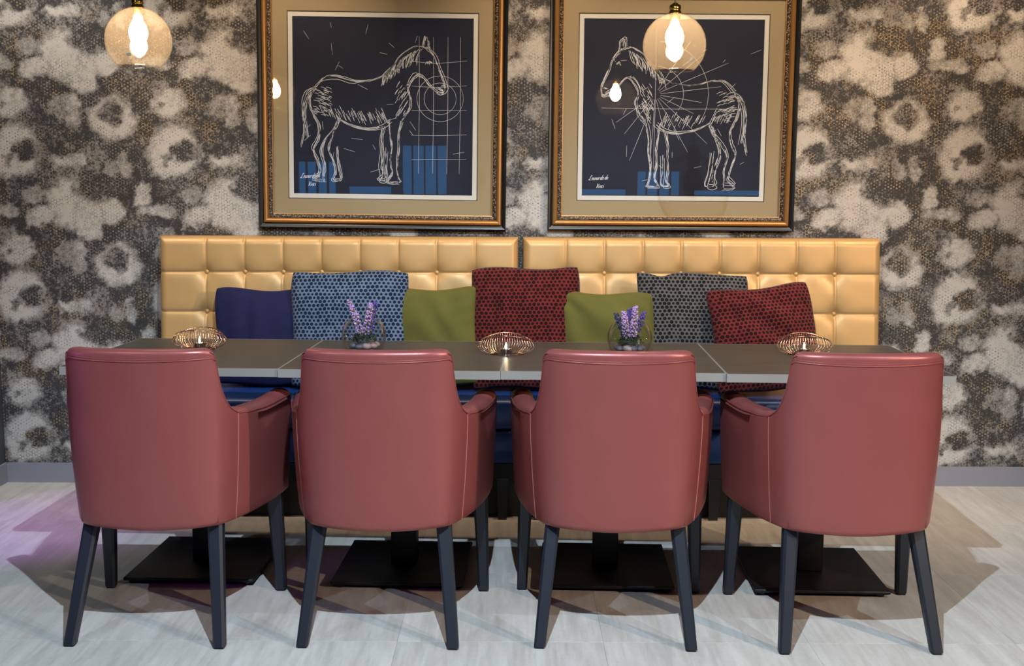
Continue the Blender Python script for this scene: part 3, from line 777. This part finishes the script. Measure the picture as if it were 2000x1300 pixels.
# ================================================================== pendant lamps
def pendant(x, y, zc, r, label, tilt=0.):
    t = empty('pendant_lamp', (x, y, zc)); tag(t, label, 'lamp', 'globe pendant lamps over the tables'); t.rotation_euler = (0, 0, tilt)
    a0, a1 = R(12), R(141)
    prof = [(r*math.sin(a), r*math.cos(a)) for a in np.linspace(a0, a1, 40)]
    inner = [((r-.0018)*math.sin(a), (r-.0018)*math.cos(a)) for a in np.linspace(a1, a0, 40)]
    g = MB().lathe(prof+inner, 56).build('glass_globe', M['amber_glass'], t, True); g['label'] = 'pale amber glass globe open at the bottom'
    rp = r*math.sin(a1); zp = r*math.cos(a1)
    MB().tube([(rp*math.cos(q), rp*math.sin(q), zp) for q in np.linspace(0, 2*PI, 48, endpoint=False)], .0013, 6, True).build('rim', M['amber_glass'], g, True)
    v = []                                           # paper sticker on the inside of the glass
    for ia in range(4):
        for ib in range(3):
            aa = R(118+3.0*ib); bb = R(-98+3.3*ia) if x < 0 else R(-62+2.4*ia); v.append(((r-.0026)*math.sin(aa)*math.cos(bb), (r-.0026)*math.sin(aa)*math.sin(bb), (r-.0026)*math.cos(aa)))
    MB().add(v, grid_faces(4, 3)).build('sticker', M['sticker'], g)
    MB().lathe([(0, r+.034), (.006, r+.033), (.012, r+.028), (.0185, r+.024), (.0195, r+.016), (.0195, r+.012), (.0175, r+.010), (.0175, r+.007), (.0200, r+.005), (.0210, r-.001), (.0225, r-.004), (.0185, r-.006), (.0175, r-.024), (0, r-.024)], 28).build('socket_cap', M['brass'], t, True)
    MB().tube([(0, 0, r+.032), (0.0, 0, r+.3), (0, 0, 2.9-zc)], .0032, 8).build('cord', simple('grey_gold_braided_cord', lin(150, 130, 96), .6, scale=400, bump=.4), t, True)
    b = MB().lathe([(0, r-.026), (.013, r-.027), (.014, r-.036), (.018, .062), (.026, .048), (.0305, .030), (.0295, .014), (.023, -.002), (.012, -.011), (0, -.014)], 28).build('bulb', M['bulb'], t, True)
    b.visible_shadow = True
    return t
pendant(-1.248, 3.85, 1.795, .1085, 'left amber glass globe pendant lamp hanging over the tables')
pendant(.537, 3.85, 1.787, .1050, 'right amber glass globe pendant lamp hanging before the right picture')

# ================================================================== candle holders and tealights
def candle_holder(x, y, rz, label, tl_label):
    t = empty('candle_holder', (x, y, .7502), rz); tag(t, label, 'candle holder', 'copper wire candle holders on the tables')
    Lh = .089; wr = .0013
    def rim(u, s): return (Lh*u, s*.050*(1-u*u)**.9, .046+.024*(1-u*u)**.9)
    us = np.linspace(-1, 1, 41)
    for s in (-1, 1): MB().tube([rim(u, s) for u in us], wr*1.25, 6).build('rim_wire', M['copper'], t, True)
    rb = MB()
    for s in (-1, 1):
        for u in np.linspace(-.95, .95, 23):
            a = np.array(rim(u, s)); b = np.array((Lh*u*.62, s*.026*(1-u*u)**.5, .0015))
            bul = np.array((u*.026, s*(.016*(1-u*u)+.004), -.004))
            rb.tube([a+(b-a)*q+bul*math.sin(PI*q) for q in np.linspace(0, 1, 10)], wr*.8, 5)
    o = rb.build('wire_ribs', M['copper'], t, True); o['kind'] = 'stuff'
    MB().tube([(Lh*.60*math.cos(q), .026*math.sin(q), .0016) for q in np.linspace(0, 2*PI, 40, endpoint=False)], wr, 6, True).build('base_ring', M['copper'], t, True)
    c = empty('tealight', (x, y, .7530), 0); tag(c, tl_label, 'candle', 'tealights in the wire holders')
    MB().lathe([(0, 0), (.0185, 0), (.0190, .001), (.0192, .0165), (.0200, .0170), (.0198, .0175), (.0188, .0168), (.0186, .0020), (0, .0020)], 28).build('cup', M['alu'], c, True)
    MB().lathe([(0, .0130), (.008, .0132), (.0183, .0140), (.0183, .0030), (0, .0030)], 24).build('wax', M['wax'], c, True)
    MB().tube([(0, 0, .012), (.0004, 0, .018)], .0007, 5).build('wick', M['black_plastic'], c)
    MB().lathe([(0, .0165), (.0028, .0190), (.0040, .0230), (.0034, .0280), (.0016, .0340), (0, .0390)], 14).build('flame', M['flame'], c, True)
candle_holder(-1.097, 3.930, R(-6), 'left copper wire candle holder, near the navy cushion', 'lit tealight in the left wire holder')
candle_holder(-.020, 3.815, R(-4), 'middle copper wire candle holder, between the glass bowls', 'lit tealight in the middle wire holder')
candle_holder(1.005, 3.845, R(-3), 'right copper wire candle holder, behind the rightmost armchair', 'lit tealight in the right wire holder')

# ================================================================== glass bowls with lavender
def bowl(x, y, label, which, sprigs):
    r = .0775; zc = .0480
    a0, a1 = R(134), R(45)
    t = empty('glass_bowl', (x, y, .7502)); tag(t, label, 'vase', 'round glass bowls with lavender')
    out = [(0, .0)]+[(r*math.sin(a), zc+r*.98*math.cos(a) if False else zc+r*math.cos(a)) for a in np.linspace(R(128), a1, 30)]
    out[0] = (0, zc+r*math.cos(R(128)))
    inn = [((r-.002)*math.sin(a), zc+(r-.002)*math.cos(a)) for a in np.linspace(a1, R(127), 30)]+[(0, zc+r*math.cos(R(128))+.003)]
    dz = -out[0][1]; out = [(a, b+dz) for a, b in out]; inn = [(a, b+dz) for a, b in inn]
    MB().lathe(out+inn, 56).build('bowl', M['clear_glass'], t, True)
    rr = r*math.sin(a1); zr = zc+r*math.cos(a1)+dz
    MB().tube([(rr*math.cos(q), rr*math.sin(q), zr) for q in np.linspace(0, 2*PI, 48, endpoint=False)], .0014, 6, True).build('rim', M['clear_glass'], t, True)
    rng = np.random.RandomState(20+which)
    pm = None
    for k in range(13):
        ang = 2*PI*k/9+rng.rand()*.3; rad = .044 if k < 9 else .016
        if k >= 9: ang = k*1.6
        px_, py_ = x+rad*math.cos(ang)*.9, y+rad*math.sin(ang)*.9
        h = .009 if k < 9 else .008
        v = []; f = []; n, m = 10, 7; sc = np.array((.0165, .0145, .0105))*(.85+.35*rng.rand())
        me = bpy.data.meshes.new('pebble'); bm = bmesh.new(); bmesh.ops.create_icosphere(bm, subdivisions=2, radius=1)
        kk = rng.rand(3)*6
        for q in bm.verts:
            s = 1+.10*math.sin(2.3*q.co.x+kk[0])+.08*math.sin(3.1*q.co.y+kk[1]); q.co = Vector((q.co.x*sc[0]*s, q.co.y*sc[1]*s, q.co.z*sc[2]))
        bm.to_mesh(me); bm.free()
        pink = (px_ > x+.012) if which == 0 else (k % 3 == 0)
        o = link('pebble', me, M['pebble_pink'] if pink else M['pebble_grey'], None, True)
        o.location = (px_, py_, .7502+.0034+sc[2]+(0 if k < 9 else 0)); o.rotation_euler = (rng.rand()*.3-.15, rng.rand()*.3-.15, rng.rand()*6)
        side = 'left' if which == 0 else 'right'
        tag(o, ('pinkish pebble in the %s glass bowl' if pink else 'grey violet pebble in the %s glass bowl') % side, 'pebble', 'pebbles in the %s glass bowl' % side)
    # dark greenery lying on the stones
    mb = MB()
    for k in range(260):
        a = rng.rand()*2*PI; rd = .044*math.sqrt(rng.rand()); c = Vector((rd*math.cos(a), rd*math.sin(a), .028+.024*rng.rand())); d = Vector((rng.randn(), rng.randn(), .35*rng.randn())).normalized(); s = d.cross(Vector((0, 0, 1))).normalized()*.0032; l = .013+.010*rng.rand()
        e = c+d*l
        if math.hypot(e.x, e.y) > .058: e = c-d*l
        if math.hypot(e.x, e.y) > .060: continue
        mdl = (c+e)/2; mb.add([c, mdl+s, e, mdl-s, mdl+Vector((0, 0, .0012))], [(0, 4, 1), (1, 4, 2), (2, 4, 3), (3, 4, 0)])
    g = mb.build('greenery', M['greenery']); g.location = (x, y, .7502); tag(g, 'dark green leafy tuft on the pebbles in the %s glass bowl' % ('left' if which == 0 else 'right'), 'foliage', None, 'stuff')
    for (bx, by, tx, ty, tz, mk, n, lab) in sprigs:
        s = empty('lavender_sprig', (x, y, .7502)); tag(s, lab, 'flower', 'lavender sprigs in the glass bowls')
        P = catmull([(bx, by, .034), (bx*.5+tx*.5, by*.5+ty*.5, .034+(tz-.034)*.55), (tx, ty, tz)], 10)
        MB().tube(P, .0013, 5).build('stem', M['green_stem'], s, True)
        fb = MB(); gb = MB(); m = len(P)
        for k in range(n):
            q = .18+.82*k/n; i = min(int(q*(m-1)), m-2); fr_ = q*(m-1)-i; c = Vector(P[i]*(1-fr_)+P[i+1]*fr_)
            a = k*2.4; rad = .0098*(1.05-.50*q**3)*(.85+.3*rng.rand()); c = c+Vector((math.cos(a)*rad, math.sin(a)*rad, .002*rng.randn()))
            sz = .0034*(.8+.5*rng.rand()); up = Vector((math.cos(a)*.5, math.sin(a)*.5, 1)).normalized(); sd = up.cross(Vector((0, 1, .1))).normalized(); fw = up.cross(sd)
            dst = gb if k % 7 == 3 else fb
            dst.add([c-up*sz, c+sd*sz, c+fw*sz, c-sd*sz, c-fw*sz, c+up*sz*1.5], [(0, 2, 1), (0, 3, 2), (0, 4, 3), (0, 1, 4), (5, 1, 2), (5, 2, 3), (5, 3, 4), (5, 4, 1)])
        fb.build('blossoms', M[mk], s)['kind'] = 'stuff'; gb.build('buds', M['green_stem'], s)['kind'] = 'stuff'
bowl(-.520, 3.930, 'left round glass bowl with pebbles and lavender', 0, [
    (-.006, .0, -.050, -.004, .168, 'lav_pink', 110, 'pink lavender sprig leaning left out of the left glass bowl'), (.000, .010, .026, .0, .156, 'lav_pink', 100, 'pink lavender sprig leaning right out of the left glass bowl'),
    (.014, .016, .040, .016, .164, 'lav_purple', 100, 'purple lavender sprig at the right of the left glass bowl')])
bowl(.409, 3.892, 'right round glass bowl with pebbles and lavender', 1, [
    (-.010, -.004, -.050, .0, .134, 'lav_dark', 90, 'dark violet lavender sprig drooping left over the right glass bowl'), (-.012, -.010, -.022, -.010, .140, 'lav_pink', 100, 'short pink lavender sprig left of centre in the right glass bowl'),
    (.0, .012, .0, .012, .146, 'lav_purple', 100, 'purple lavender sprig in the centre of the right glass bowl'), (.010, -.008, .018, -.008, .160, 'lav_pink', 110, 'tallest pink lavender sprig in the right glass bowl'),
    (.016, .012, .050, .010, .138, 'lav_purple', 90, 'purple lavender sprig leaning right out of the right glass bowl')])
